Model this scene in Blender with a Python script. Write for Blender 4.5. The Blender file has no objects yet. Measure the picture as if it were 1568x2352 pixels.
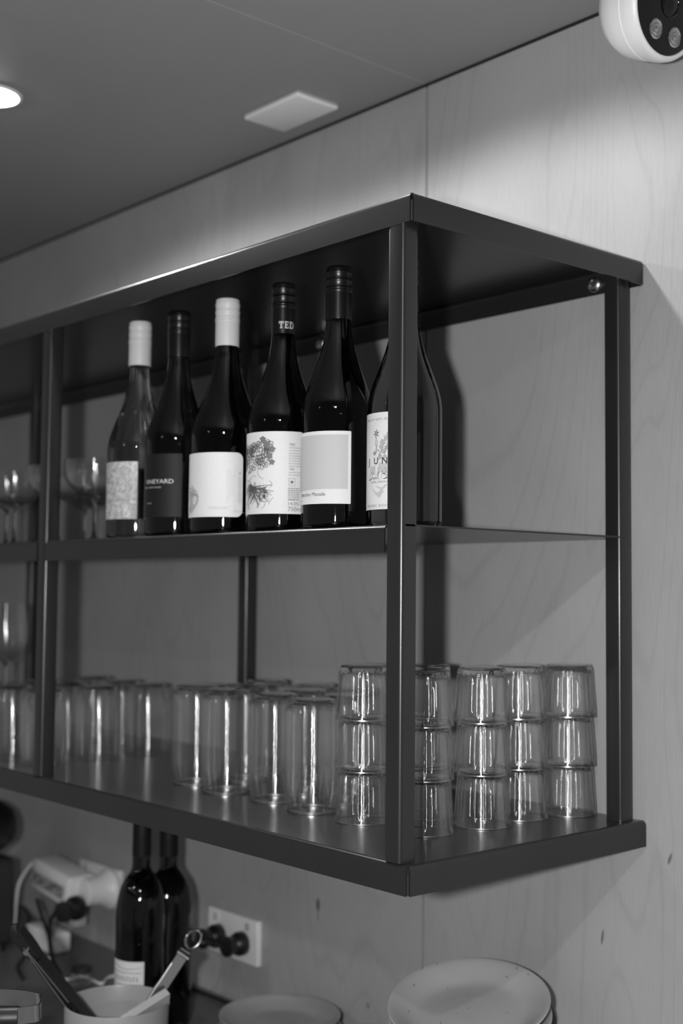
import bpy, bmesh, math, random
from mathutils import Vector, Matrix
from math import sin, cos, pi, radians, sqrt, atan2, asin
random.seed(7)
S = bpy.context.scene
COL = S.collection
Z0 = 1.29                       # height of the underside of the bottom tray above the floor
ZC = 1.062 + Z0                 # ceiling

# ------------------------------------------------------------------ camera
cam_d = bpy.data.cameras.new('camera'); cam = bpy.data.objects.new('camera', cam_d); COL.objects.link(cam)
S.camera = cam
cr = Vector((0.6603, 0.7510, 0.0090)); cu = Vector((0.0403, -0.0475, 0.9981)); cf = Vector((-0.7499, 0.6586, 0.0616))
CAM = Vector((0.9185, -1.3066, 0.3068 + Z0))
M4 = Matrix((cr, cu, -cf)).transposed().to_4x4(); M4.translation = CAM
cam.matrix_world = M4
cam_d.sensor_fit = 'VERTICAL'; cam_d.sensor_height = 36; cam_d.sensor_width = 24
cam_d.lens = 44.356; cam_d.clip_start = 0.02
cam_d.dof.use_dof = True; cam_d.dof.focus_distance = 1.36; cam_d.dof.aperture_fstop = 3.6

# ------------------------------------------------------------------ world, lamps, exposure
W = bpy.data.worlds.new('world'); S.world = W; W.use_nodes = True
W.node_tree.nodes['Background'].inputs[0].default_value = (1, 1, 1, 1)
W.node_tree.nodes['Background'].inputs[1].default_value = 0.19
S.view_settings.view_transform = 'Standard'; S.view_settings.look = 'None'
S.view_settings.exposure = 0.0; S.view_settings.gamma = 1.0; S.view_settings.use_curve_mapping = False
S.cycles.max_bounces = 24; S.cycles.transmission_bounces = 24; S.cycles.transparent_max_bounces = 96
S.cycles.glossy_bounces = 8; S.cycles.caustics_reflective = False; S.cycles.caustics_refractive = False
S.cycles.sample_clamp_indirect = 6

def spot(name, loc, target, power, size, blend, radius):
    d = bpy.data.lights.new(name, 'SPOT'); d.energy = power; d.spot_size = radians(size); d.spot_blend = blend
    d.shadow_soft_size = radius; d.color = (1, 1, 1)
    o = bpy.data.objects.new(name, d); COL.objects.link(o); o.location = loc
    o.rotation_euler = (Vector(target) - Vector(loc)).to_track_quat('-Z', 'Y').to_euler()
    return o
# ceiling downlights of the room: the one above the near bench, the one over the shelf, and a row further back
spot('camera_flash', CAM - cr * .125 + cu * .01 - cf * .03, CAM + cf * 1.5, 72, 130, .5, .022)
spot('lamp_bench', (0.93, -1.57, ZC - .03), (0.93, -1.57, 0), 22, 165, .3, .022)
spot('lamp_shelf', (-0.22, -0.46, ZC - .012), (-0.22, -0.46, 0), 13, 161, .28, .02)
spot('lamp_left', (-0.868, -0.462, ZC - .035), (-0.868, -0.462, 0), 12, 166, .3, .03)
for i, (x, y, pw) in enumerate([(0.80, -1.66, 4), (1.9, -2.4, 5), (-0.55, -2.1, 13), (-0.2, -2.9, 5), (0.35, -2.6, 4), (0.9, -3.6, 5), (-1.5, -2.6, 6), (2.6, -1.3, 3)]):
    spot('lamp_room', (x, y, ZC - .03), (x, y, 0), pw, 150, .4, .034)

# ------------------------------------------------------------------ node materials
def mat(name):
    m = bpy.data.materials.new(name); m.use_nodes = True
    nt = m.node_tree; nt.nodes.clear()
    out = nt.nodes.new('ShaderNodeOutputMaterial')
    return m, nt, out
def N(nt, t, **kw):
    n = nt.nodes.new(t)
    for k, v in kw.items():
        if k.startswith('i_'):
            key = k[2:]; n.inputs[int(key) if key.isdigit() else key.replace('_', ' ')].default_value = v
        else: setattr(n, k, v)
    return n
def g(v): return (v, v, v, 1)
def principled(name, col, rough=.5, metal=0., spec=.5, coat=0., noise=0., nscale=40., bump=0., stretch=(1, 1, 1)):
    m, nt, out = mat(name); b = N(nt, 'ShaderNodeBsdfPrincipled'); L = nt.links.new
    b.inputs['Base Color'].default_value = g(col); b.inputs['Roughness'].default_value = rough
    b.inputs['Metallic'].default_value = metal; b.inputs['Specular IOR Level'].default_value = spec
    b.inputs['Coat Weight'].default_value = coat; b.inputs['Coat Roughness'].default_value = .17
    L(b.outputs[0], out.inputs[0])
    if noise or bump:
        tc = N(nt, 'ShaderNodeTexCoord'); mp = N(nt, 'ShaderNodeMapping'); mp.inputs['Scale'].default_value = stretch
        nz = N(nt, 'ShaderNodeTexNoise', i_Scale=nscale, i_Detail=5.)
        L(tc.outputs['Object'], mp.inputs[0]); L(mp.outputs[0], nz.inputs['Vector'])
        if noise:
            mr = N(nt, 'ShaderNodeMapRange'); mr.inputs[1].default_value = .25; mr.inputs[2].default_value = .75
            mr.inputs[3].default_value = col * (1 - noise); mr.inputs[4].default_value = col * (1 + noise)
            L(nz.outputs[0], mr.inputs[0]); L(mr.outputs[0], b.inputs['Base Color'])
            m2 = N(nt, 'ShaderNodeMapRange'); m2.inputs[3].default_value = rough * (1 - noise); m2.inputs[4].default_value = min(1, rough * (1 + noise))
            L(nz.outputs[0], m2.inputs[0]); L(m2.outputs[0], b.inputs['Roughness'])
        if bump:
            bp = N(nt, 'ShaderNodeBump', i_Strength=bump, i_Distance=.001); L(nz.outputs[0], bp.inputs['Height']); L(bp.outputs[0], b.inputs['Normal'])
    return m

def plywood(name, base, contrast, marks=()):
    m, nt, out = mat(name); L = nt.links.new
    b = N(nt, 'ShaderNodeBsdfPrincipled', i_Roughness=.5); b.inputs['Specular IOR Level'].default_value = .3
    L(b.outputs[0], out.inputs[0])
    tc = N(nt, 'ShaderNodeTexCoord')
    def noise(sc, scale, det=4., dist=0.):
        mp = N(nt, 'ShaderNodeMapping'); mp.inputs['Scale'].default_value = sc
        n = N(nt, 'ShaderNodeTexNoise', i_Scale=scale, i_Detail=det, i_Distortion=dist)
        L(tc.outputs['Object'], mp.inputs[0]); L(mp.outputs[0], n.inputs['Vector']); return n.outputs[0]
    def math(op, a, bb):
        n = N(nt, 'ShaderNodeMath', operation=op)
        for i, v in enumerate((a, bb)):
            if isinstance(v, (int, float)): n.inputs[i].default_value = v
            else: L(v, n.inputs[i])
        return n.outputs[0]
    blot = noise((3.2, 3.2, 2.0), 1.6, 5.)                 # blotchy figure of rotary birch
    fine = noise((60, 60, 5), 6., 3.)                      # fine pores
    # cathedral growth lines: a slow field cut into thin bands
    field = noise((2.6, 2.6, .55), 1.3, 2., .4)
    band = math('FRACT', math('MULTIPLY', field, 26.), 0.)
    line = math('GREATER_THAN', band, .0)
    tri = math('ABSOLUTE', math('SUBTRACT', band, .5), 0.)   # 0..0.5
    rings = N(nt, 'ShaderNodeMapRange', interpolation_type='SMOOTHSTEP'); L(tri, rings.inputs[0])
    rings.inputs[1].default_value = .5; rings.inputs[2].default_value = .36; rings.inputs[3].default_value = 1.; rings.inputs[4].default_value = 0.
    v = math('MULTIPLY', math('SUBTRACT', blot, .5), contrast * 1.1)
    v = math('ADD', v, math('MULTIPLY', math('SUBTRACT', fine, .5), contrast * .45))
    v = math('SUBTRACT', v, math('MULTIPLY', rings.outputs[0], contrast * .16))
    v = math('ADD', v, 1.)
    v = math('MULTIPLY', v, base)
    sx = N(nt, 'ShaderNodeSeparateXYZ'); L(tc.outputs['Object'], sx.inputs[0])
    for (mx, mz, rx, rz, lean, k) in marks:                # small knots and pin marks in the veneer
        dz = math('SUBTRACT', sx.outputs[2], mz)
        dx = math('SUBTRACT', math('SUBTRACT', sx.outputs[0], mx), math('MULTIPLY', dz, lean))
        r2 = math('ADD', math('POWER', math('ABSOLUTE', math('DIVIDE', dx, rx), 0.), 2.), math('POWER', math('ABSOLUTE', math('DIVIDE', dz, rz), 0.), 2.))
        mr = N(nt, 'ShaderNodeMapRange', interpolation_type='SMOOTHSTEP'); L(r2, mr.inputs[0])
        mr.inputs[1].default_value = .15; mr.inputs[2].default_value = 1.; mr.inputs[3].default_value = k; mr.inputs[4].default_value = 1.
        v = math('MULTIPLY', v, mr.outputs[0])
    L(v, b.inputs['Base Color'])
    return m

def clear_glass(name, tint=.985, r0=.50, r1=.92, rmax=.8, rough=.05, aniso=.0):
    """clear glass: light passes straight through the thin wall, bends where the wall is seen on edge, mirrors by angle"""
    m, nt, out = mat(name); L = nt.links.new
    lw = N(nt, 'ShaderNodeLayerWeight', i_Blend=.5)
    mr = N(nt, 'ShaderNodeMapRange', interpolation_type='SMOOTHSTEP'); L(lw.outputs['Facing'], mr.inputs[0])
    mr.inputs[1].default_value = r0; mr.inputs[2].default_value = r1; mr.inputs[3].default_value = 0.; mr.inputs[4].default_value = rmax
    tr = N(nt, 'ShaderNodeBsdfTransparent'); tr.inputs[0].default_value = g(tint)
    rf = N(nt, 'ShaderNodeBsdfRefraction', i_IOR=1.45, i_Roughness=0.); rf.inputs[0].default_value = g(.97)
    m1 = N(nt, 'ShaderNodeMixShader'); L(mr.outputs[0], m1.inputs[0]); L(tr.outputs[0], m1.inputs[1]); L(rf.outputs[0], m1.inputs[2])
    gl = N(nt, 'ShaderNodeBsdfAnisotropic', i_Roughness=rough); gl.inputs[0].default_value = g(1.)
    if aniso:
        gl.inputs['Anisotropy'].default_value = aniso; tg = N(nt, 'ShaderNodeTangent', direction_type='RADIAL', axis='Z'); L(tg.outputs[0], gl.inputs['Tangent'])
    tc = N(nt, 'ShaderNodeTexCoord'); mp = N(nt, 'ShaderNodeMapping'); mp.inputs['Scale'].default_value = (1, 1, 1.6); L(tc.outputs['Object'], mp.inputs[0])
    nz = N(nt, 'ShaderNodeTexNoise', i_Scale=90., i_Detail=2.); L(mp.outputs[0], nz.inputs['Vector'])     # slight waviness of pressed glass
    bp = N(nt, 'ShaderNodeBump', i_Strength=.35, i_Distance=.0006); L(nz.outputs[0], bp.inputs['Height']); L(bp.outputs[0], gl.inputs['Normal']); L(bp.outputs[0], rf.inputs['Normal'])
    fr0 = N(nt, 'ShaderNodeFresnel', i_IOR=1.52); fr = N(nt, 'ShaderNodeMath', operation='MINIMUM'); L(fr0.outputs[0], fr.inputs[0]); fr.inputs[1].default_value = .22
    mx = N(nt, 'ShaderNodeMixShader'); L(fr.outputs[0], mx.inputs[0]); L(m1.outputs[0], mx.inputs[1]); L(gl.outputs[0], mx.inputs[2])
    L(mx.outputs[0], out.inputs[0]); return m
def solid_glass(name, col, ior=1.5, rough=.0):
    m, nt, out = mat(name)
    b = N(nt, 'ShaderNodeBsdfGlass', i_IOR=ior, i_Roughness=rough); b.inputs[0].default_value = g(col)
    nt.links.new(b.outputs[0], out.inputs[0]); return m
def emis(name, v):
    m, nt, out = mat(name); b = N(nt, 'ShaderNodeEmission', i_Strength=v); nt.links.new(b.outputs[0], out.inputs[0]); return m

M = {}
M['ply'] = plywood('birch_plywood', .37, .42, [(-.6166, -.187 + Z0, .006, .013, .0, .35), (-.6166, -.205 + Z0, .002, .012, .0, .6), (-.0687, -.1225 + Z0, .0025, .012, .15, .4),
                                          (.0306, -.0104 + Z0, .003, .009, .35, .45), (-.499, -.313 + Z0, .005, .006, .0, .6), (-.55, .80 + Z0, .004, .004, 0, .75)])
M['ceil'] = plywood('ceiling_board', .34, .10)
M['gap'] = principled('dark_gap', .02, .9)
M['floor'] = principled('floor_vinyl', .5, .6, noise=.2, nscale=8)
M['steel'] = principled('blackened_steel', .042, .32, metal=.65, coat=.28, noise=.10, nscale=7., bump=.03)
M['bench'] = principled('grey_laminate', .16, .42, noise=.1, nscale=30)
M['screw'] = principled('zinc', .55, .28, metal=1.)
M['white'] = principled('white_plastic', .84, .4)
M['whitecover'] = principled('bright_white_plastic', .9, .5)
M['white2'] = principled('white_plastic_dull', .5, .5)
M['blackp'] = principled('black_plastic', .012, .38)
M['blackg'] = principled('black_gloss', .004, .12)
M['chrome'] = principled('polished_steel', .62, .14, metal=1.)
M['ceramic'] = principled('grey_ceramic', .31, .35, noise=.06, nscale=25)
M['capwhite'] = principled('cream_cap', .62, .45)
M['capblack'] = principled('black_cap', .005, .30, spec=.35)
M['capmatte'] = principled('matte_black_sleeve', .006, .6, spec=.25)
M['paper'] = principled('white_paper', .66, .65, noise=.03, nscale=300)
M['papergrey'] = principled('pale_grey_ink', .46, .65)
M['ink'] = principled('black_ink', .025, .6)
M['inkdark'] = principled('dark_grey_ink', .07, .6)
M['inkmid'] = principled('grey_ink', .16, .6)
M['inkpale'] = principled('pale_ink', .38, .65)
M['paperdark'] = principled('charcoal_paper', .008, .6, spec=.3)
M['inkwhite'] = principled('silver_ink', .5, .5)
M['wood'] = principled('pale_beech', .42, .6, noise=.12, nscale=30, stretch=(1, 1, .1))
M['applgrey'] = principled('dark_grey_casing', .03, .5)
M['glass'] = clear_glass('clear_glass', .99, .72, 1.0, .55, .12, .8)
M['glassrib'] = clear_glass('ribbed_glass', .99, .45, .9, .7, .14, .85)
M['base'] = solid_glass('thick_glass', .95)
def rim_glass():
    m, nt, out = mat('rounded_glass_rim'); L = nt.links.new
    d = N(nt, 'ShaderNodeBsdfTranslucent'); d.inputs[0].default_value = g(.8); gl = N(nt, 'ShaderNodeBsdfGlossy', i_Roughness=.25)
    m0 = N(nt, 'ShaderNodeMixShader'); m0.inputs[0].default_value = .55; L(d.outputs[0], m0.inputs[1]); L(gl.outputs[0], m0.inputs[2])
    tr = N(nt, 'ShaderNodeBsdfTransparent'); m1 = N(nt, 'ShaderNodeMixShader'); m1.inputs[0].default_value = .8
    L(tr.outputs[0], m1.inputs[1]); L(m0.outputs[0], m1.inputs[2]); L(m1.outputs[0], out.inputs[0]); return m
M['rim'] = rim_glass()
M['lamp'] = emis('lit_lens', 60.)
def marble():
    m, nt, out = mat('marbled_label'); L = nt.links.new
    b = N(nt, 'ShaderNodeBsdfPrincipled', i_Roughness=.6); L(b.outputs[0], out.inputs[0])
    tc = N(nt, 'ShaderNodeTexCoord'); n = N(nt, 'ShaderNodeTexNoise', i_Scale=55., i_Detail=7., i_Distortion=2.2, i_Roughness=.65)
    L(tc.outputs['Object'], n.inputs['Vector'])
    mr = N(nt, 'ShaderNodeMapRange'); mr.inputs[1].default_value = .34; mr.inputs[2].default_value = .62; mr.inputs[3].default_value = .22; mr.inputs[4].default_value = .55
    L(n.outputs[0], mr.inputs[0]); L(mr.outputs[0], b.inputs['Base Color']); return m
M['marble'] = marble()
def stoneware():
    m, nt, out = mat('speckled_stoneware'); L = nt.links.new
    b = N(nt, 'ShaderNodeBsdfPrincipled', i_Roughness=.42); L(b.outputs[0], out.inputs[0])
    tc = N(nt, 'ShaderNodeTexCoord')
    v = N(nt, 'ShaderNodeTexVoronoi', i_Scale=75.); L(tc.outputs['Object'], v.inputs['Vector'])
    mr = N(nt, 'ShaderNodeMapRange'); L(v.outputs['Distance'], mr.inputs[0])
    mr.inputs[1].default_value = .06; mr.inputs[2].default_value = .13; mr.inputs[3].default_value = 0.; mr.inputs[4].default_value = 1.
    n = N(nt, 'ShaderNodeTexNoise', i_Scale=45.); L(tc.outputs['Object'], n.inputs['Vector'])
    sp = N(nt, 'ShaderNodeMath', operation='GREATER_THAN'); L(n.outputs[0], sp.inputs[0]); sp.inputs[1].default_value = .50
    mx = N(nt, 'ShaderNodeMath', operation='MAXIMUM'); L(mr.outputs[0], mx.inputs[0]); L(sp.outputs[0], mx.inputs[1])
    m2 = N(nt, 'ShaderNodeMapRange'); L(mx.outputs[0], m2.inputs[0]); m2.inputs[3].default_value = .14; m2.inputs[4].default_value = .40
    L(m2.outputs[0], b.inputs['Base Color']); return m
M['stone'] = stoneware()
def bottle_glass(name, tint):
    """dark bottle glass filled with wine: light passing is soaked up by tint, the surface mirrors by angle"""
    m, nt, out = mat(name); L = nt.links.new
    rf = N(nt, 'ShaderNodeBsdfRefraction', i_IOR=1.34); rf.inputs[0].default_value = g(tint)
    gl = N(nt, 'ShaderNodeBsdfGlossy', i_Roughness=.02); gl.inputs[0].default_value = g(1.)
    fr = N(nt, 'ShaderNodeFresnel', i_IOR=1.52)
    mx = N(nt, 'ShaderNodeMixShader'); L(fr.outputs[0], mx.inputs[0]); L(rf.outputs[0], mx.inputs[1]); L(gl.outputs[0], mx.inputs[2])
    L(mx.outputs[0], out.inputs[0]); return m
M['bg_pale'] = bottle_glass('pale_bottle_glass', .88)
M['bg_mid'] = bottle_glass('olive_bottle_glass', .26)
M['bg_dark'] = bottle_glass('dark_bottle_glass', .16)
M['bg_amber'] = bottle_glass('brown_bottle_glass', .40)

# ------------------------------------------------------------------ object helpers
def link(name, me, m, parent=None, loc=None, smooth=35):
    o = bpy.data.objects.new(name, me); COL.objects.link(o)
    for mm in (m if isinstance(m, (list, tuple)) else [m]):
        me.materials.append(mm)
    if smooth:
        me.shade_smooth(); me.set_sharp_from_angle(angle=radians(smooth))
    if parent: o.parent = parent
    if loc is not None: o.location = loc
    return o
def obj(name, bm, m, parent=None, loc=None, smooth=35):
    me = bpy.data.meshes.new(name); bmesh.ops.recalc_face_normals(bm, faces=bm.faces); bm.to_mesh(me); bm.free()
    return link(name, me, m, parent, loc, smooth)
def raw(name, bm, m, parent=None, loc=None, smooth=35):   # keeps the winding as built
    me = bpy.data.meshes.new(name); bm.to_mesh(me); bm.free()
    return link(name, me, m, parent, loc, smooth)
def thing(name, label, cat, loc=(0, 0, 0), rotz=0, group=None):
    o = bpy.data.objects.new(name, None); COL.objects.link(o); o.location = loc; o.rotation_euler = (0, 0, rotz)
    o.empty_display_size = .05
    o['label'] = label; o['category'] = cat
    if group: o['group'] = group
    return o
def tag(o, label, cat, group=None):
    o['label'] = label; o['category'] = cat
    if group: o['group'] = group
    return o
def structure(o): o['kind'] = 'structure'; return o
def dup(root, loc, label=None, rotz=None, group=None):
    r = root.copy(); COL.objects.link(r); r.location = loc
    if rotz is not None: r.rotation_euler = (0, 0, rotz)
    if label: r['label'] = label
    if group: r['group'] = group
    for ch in list(root.children):
        c = ch.copy(); COL.objects.link(c); c.parent = r
        for gch in ch.children:
            d = gch.copy(); COL.objects.link(d); d.parent = c
    return r
def add_box(bm, x0, x1, y0, y1, z0, z1, bev=0., seg=2):
    vs = [bm.verts.new(p) for p in ((x0, y0, z0), (x1, y0, z0), (x1, y1, z0), (x0, y1, z0), (x0, y0, z1), (x1, y0, z1), (x1, y1, z1), (x0, y1, z1))]
    fs = [bm.faces.new([vs[i] for i in q]) for q in ((0, 3, 2, 1), (4, 5, 6, 7), (0, 1, 5, 4), (1, 2, 6, 5), (2, 3, 7, 6), (3, 0, 4, 7))]
    if bev:
        es = list({e for f in fs for e in f.edges})
        bmesh.ops.bevel(bm, geom=es, offset=bev, segments=seg, affect='EDGES', profile=.5)
def box(x0, x1, y0, y1, z0, z1, bev=0., seg=2):
    bm = bmesh.new(); add_box(bm, x0, x1, y0, y1, z0, z1, bev, seg); return bm
def lathe(prof, n=48, rfun=None, bm=None, at=(0, 0, 0)):
    bm = bm or bmesh.new(); rings = []
    for k, (r, z) in enumerate(prof):
        if r < 1e-6: rings.append([bm.verts.new((at[0], at[1], at[2] + z))]); continue
        row = []
        for i in range(n):
            a = 2 * pi * i / n; rr = r if rfun is None else rfun(r, z, a, k)
            row.append(bm.verts.new((at[0] + rr * cos(a), at[1] + rr * sin(a), at[2] + z)))
        rings.append(row)
    for A, B in zip(rings, rings[1:]):
        if len(A) == 1 and len(B) == 1: continue
        if len(A) == 1:
            for i in range(n): bm.faces.new((A[0], B[(i + 1) % n], B[i]))
        elif len(B) == 1:
            for i in range(n): bm.faces.new((A[i], A[(i + 1) % n], B[0]))
        else:
            for i in range(n): bm.faces.new((A[i], A[(i + 1) % n], B[(i + 1) % n], B[i]))
    return bm
def catmull(pts, k=8):
    P = [Vector(p) for p in pts]; P = [2 * P[0] - P[1]] + P + [2 * P[-1] - P[-2]]; out = []
    for i in range(1, len(P) - 2):
        a, b, c, d = P[i - 1:i + 3]
        for j in range(k):
            t = j / k
            out.append(.5 * ((2 * b) + (c - a) * t + (2 * a - 5 * b + 4 * c - d) * t * t + (-a + 3 * b - 3 * c + d) * t ** 3))
    out.append(P[-2]); return out
def tube(pts, r, n=10, smooth=8, bm=None, sect=None):
    bm = bm or bmesh.new(); P = catmull(pts, smooth) if smooth else [Vector(p) for p in pts]
    up = Vector((0, 0, 1)); rows = []; prevn = None
    for i, p in enumerate(P):
        t = (P[min(i + 1, len(P) - 1)] - P[max(i - 1, 0)]).normalized()
        if prevn is None:
            nn = t.cross(up if abs(t.z) < .9 else Vector((1, 0, 0))).normalized()
        else:
            nn = (prevn - t * prevn.dot(t)).normalized()
        prevn = nn; bb = t.cross(nn)
        rr = r(i / (len(P) - 1)) if callable(r) else r
        rows.append([bm.verts.new(p + (nn * cos(2 * pi * k / n) + bb * sin(2 * pi * k / n)) * rr) for k in range(n)])
    for A, B in zip(rows, rows[1:]):
        for k in range(n): bm.faces.new((A[k], A[(k + 1) % n], B[(k + 1) % n], B[k]))
    bm.faces.new(rows[0][::-1]); bm.faces.new(rows[-1]); return bm
def strap(pts, width, thick, side, smooth=6, bm=None):
    """flat bar along a path; side = direction of its width"""
    bm = bm or bmesh.new(); P = catmull(pts, smooth) if smooth else [Vector(p) for p in pts]; rows = []
    for i, p in enumerate(P):
        t = (P[min(i + 1, len(P) - 1)] - P[max(i - 1, 0)]).normalized()
        s = Vector(side); s = (s - t * s.dot(t)).normalized(); q = t.cross(s)
        w = width(i / (len(P) - 1)) if callable(width) else width
        rows.append([bm.verts.new(p + s * w / 2 * a + q * thick / 2 * b) for a, b in ((-1, -1), (1, -1), (1, 1), (-1, 1))])
    for A, B in zip(rows, rows[1:]):
        for k in range(4): bm.faces.new((A[k], A[(k + 1) % 4], B[(k + 1) % 4], B[k]))
    bm.faces.new(rows[0][::-1]); bm.faces.new(rows[-1]); return bm
def extrude_profile(pts, a, b, fn):
    """thick sheet profile (list of (outer,inner) 2d pairs) swept between a and b; fn(u,v,w)->xyz"""
    bm = bmesh.new(); A = []; B = []
    for t, lst in ((a, A), (b, B)):
        for (o, i) in pts: lst.append((bm.verts.new(fn(o[0], o[1], t)), bm.verts.new(fn(i[0], i[1], t))))
    for k in range(len(pts) - 1):
        bm.faces.new((A[k][0], A[k + 1][0], B[k + 1][0], B[k][0])); bm.faces.new((A[k + 1][1], A[k][1], B[k][1], B[k + 1][1]))
        bm.faces.new((A[k][0], A[k][1], A[k + 1][1], A[k + 1][0])); bm.faces.new((B[k][1], B[k][0], B[k + 1][0], B[k + 1][1]))
    for k in (0, len(pts) - 1): bm.faces.new((A[k][0], A[k][1], B[k][1], B[k][0]))
    return bm

# ------------------------------------------------------------------ room shell
XJ = -.3843; XL, XR, YF = -3.2, 3.2, -4.6
wall = structure(obj('wall_back', box(XL, XR, .006, .12, 0, ZC + .1), M['gap'], smooth=0))
for x0, x1 in ((XL, XJ - 2.4 - .001), (XJ - 2.4 + .001, XJ - .0021), (XJ + .0021, XJ + 2.4 - .001), (XJ + 2.4 + .001, XR)):
    obj('plywood_panel', box(x0, x1, 0, .006, 0, ZC - .004), M['ply'], wall, smooth=0)
ceil = structure(obj('ceiling', box(XL, XR, YF, .12, ZC + .006, ZC + .1), M['gap'], smooth=0))
for x0, x1 in ((XL, XJ - 2.4), (XJ - 2.4 + .002, XJ - .0006), (XJ + .0006, XJ + 2.4), (XJ + 2.4 + .002, XR)):
    obj('ceiling_board', box(x0, x1, YF, -.0015, ZC, ZC + .006, .0006, 1), M['ceil'], ceil, smooth=0)
structure(obj('floor', box(XL, XR, YF, .12, -.1, 0), M['floor'], smooth=0))

# ------------------------------------------------------------------ steel shelf unit
D, H, LIP, ZM, R6, TH = .407, .72, .0307, .3752, .006, .002
TUBE = .0241; PX = -.0126; XS = -2.35
POSTX = [PX - TUBE, -.7667 - TUBE, -1.5208 - TUBE, -2.2749 - TUBE]     # left faces of the posts
shelf = thing('wall_shelf', 'long blackened steel shelf of square tube posts fixed to the plywood wall', 'shelf', (0, 0, Z0))
def lip_profile():
    pts = [((0., -LIP), (TH, -LIP))]
    for k in range(9):
        a = pi - (pi / 2) * k / 8
        pts.append(((R6 + R6 * cos(a), -R6 + R6 * sin(a)), (R6 + (R6 - TH) * cos(a), -R6 + (R6 - TH) * sin(a))))
    return pts
LP = lip_profile()
def tray(name, ztop):
    t = obj(name, box(XS, -R6, -D + R6, -R6, ztop - TH, ztop), M['steel'], shelf, smooth=0)
    obj('front_lip', extrude_profile(LP, XS, -.0034, lambda u, v, w: (w, -D + u, ztop + v)), M['steel'], t)
    obj('end_lip', extrude_profile(LP, -D + .0034, -.0045, lambda u, v, w: (-u, w, ztop + v)), M['steel'], t)
    obj('back_lip', extrude_profile(LP, XS, -.0045, lambda u, v, w: (w, -u - .0004, ztop + v)), M['steel'], t)
    obj('corner_weld', lathe([(0, -LIP + .0008), (.0017, -LIP + .0008), (.0017, -.0085), (0, -.0075)], 12), M['steel'], t, (-.0030, -D + .0030, ztop))
    return t
top_tray = tray('top_tray', H)
bottom_tray = tray('bottom_tray', LIP)
def tubepost(x, y, z0, z1):
    bm = bmesh.new(); rc = .0045; n = 5; rings = []
    for z in (z0, z1):
        row = []
        for (cx, cy, a0) in ((x + TUBE - rc, y + TUBE - rc, 0), (x + rc, y + TUBE - rc, 90), (x + rc, y + rc, 180), (x + TUBE - rc, y + rc, 270)):
            for k in range(n + 1):
                a = radians(a0 + 90 * k / n); row.append(bm.verts.new((cx + rc * cos(a), cy + rc * sin(a), z)))
        rings.append(row)
    m = len(rings[0])
    for i in range(m): bm.faces.new((rings[0][i], rings[0][(i + 1) % m], rings[1][(i + 1) % m], rings[1][i]))
    bm.faces.new(rings[0][::-1]); bm.faces.new(rings[1]); return bm
for x in POSTX:
    obj('post', tubepost(x, -D + .0003, LIP + .0001, H - LIP + .012), M['steel'], shelf, smooth=25)
    obj('post', tubepost(x, -.0365, LIP + .0001, H - TH), M['steel'], shelf, smooth=25)
LP2 = [((a[0], a[1] if a[1] > -.02 else -.0294), (b[0], b[1] if b[1] > -.02 else -.0294)) for a, b in LP]
for i, (xl, xr) in enumerate(((POSTX[1] + TUBE + .0015, POSTX[0] - .0015), (POSTX[2] + TUBE + .0015, POSTX[1] - .0015), (POSTX[3] + TUBE + .0015, POSTX[2] - .0015))):
    sb = box(xl - TUBE / 2, PX if i == 0 else xr + TUBE / 2, -D + R6, -.0367, ZM - TH, ZM)
    add_box(sb, xl, xr, -.0367, -.001, ZM - TH, ZM)          # notched round the rear posts
    ms = obj('middle_shelf', sb, M['steel'], shelf, smooth=0)
    obj('front_lip', extrude_profile(LP2, xl, xr, lambda u, v, w: (w, -D + u, ZM + v)), M['steel'], ms)
for x in (-.0751, -.6197, -1.165):
    s = obj('screw', lathe([(0, .0042), (.004, .0042), (.0046, .0052), (.0075, .0048), (.0105, .0022), (.0113, .0004), (.0113, 0), (0, 0)], 28), M['screw'], shelf, (x, -.0026, .7036))
    s.rotation_euler = (pi / 2, 0, 0)

# ------------------------------------------------------------------ bottles
def bottle_profile(R, h, rn, h0=.42, sh=0.):
    pts = [(0, .004), (R * .6, .0035), (R * .86, .0005), (R * .95, .0012), (R * .99, .004), (R, .008), (R, h * .2), (R, h * h0)]
    tab = [(.03, .978), (.06, .935), (.09, .87), (.12, .79), (.15, .705), (.18, .625), (.21, .55), (.24, .485), (.27, .43), (.30, .392), (.33, .362), (.355, .345), (.375, .336)]
    for dz, rr in tab:
        z = h0 + dz + sh * dz; r = R * rr
        if r < rn * 1.001: break
        pts.append((r, h * z))
    zt = pts[-1][1] / h + .02
    pts += [(rn, h * zt), (rn, h * .965), (rn * .9, h * .97), (0, h * .97)]
    return pts
def on_cyl(o, R):
    """wrap a flat mesh (x along arc, y up) on a cylinder of radius R"""
    for v in o.data.vertices:
        a = v.co.x / R; z = v.co.y; e = v.co.z
        v.co = ((R + e) * cos(a), (R + e) * sin(a), z)
def patch(R, a0, a1, z0, z1, corner=0., sides='', n=40):
    bm = bmesh.new(); prev = None; s0, s1 = R * radians(a0), R * radians(a1)
    xs = [s0 + (s1 - s0) * i / n for i in range(n + 1)]
    if corner:
        for side, e, sg in (('r', s1, -1), ('l', s0, 1)):
            if side in sides: xs += [e + sg * corner * (1 - cos(pi / 2 * k / 7)) for k in range(8)]
    for s in sorted(set(round(x, 7) for x in xs)):
        inset = 0.
        for side, dd in (('r', s1 - s), ('l', s - s0)):
            if corner and side in sides and dd < corner: inset = corner - sqrt(max(0, corner ** 2 - (corner - dd) ** 2))
        cur = [bm.verts.new((R * cos(s / R), R * sin(s / R), z)) for z in (z0 + inset, z1 - inset)]
        if prev: bm.faces.new((prev[0], cur[0], cur[1], prev[1]))
        prev = cur
    return bm
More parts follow.
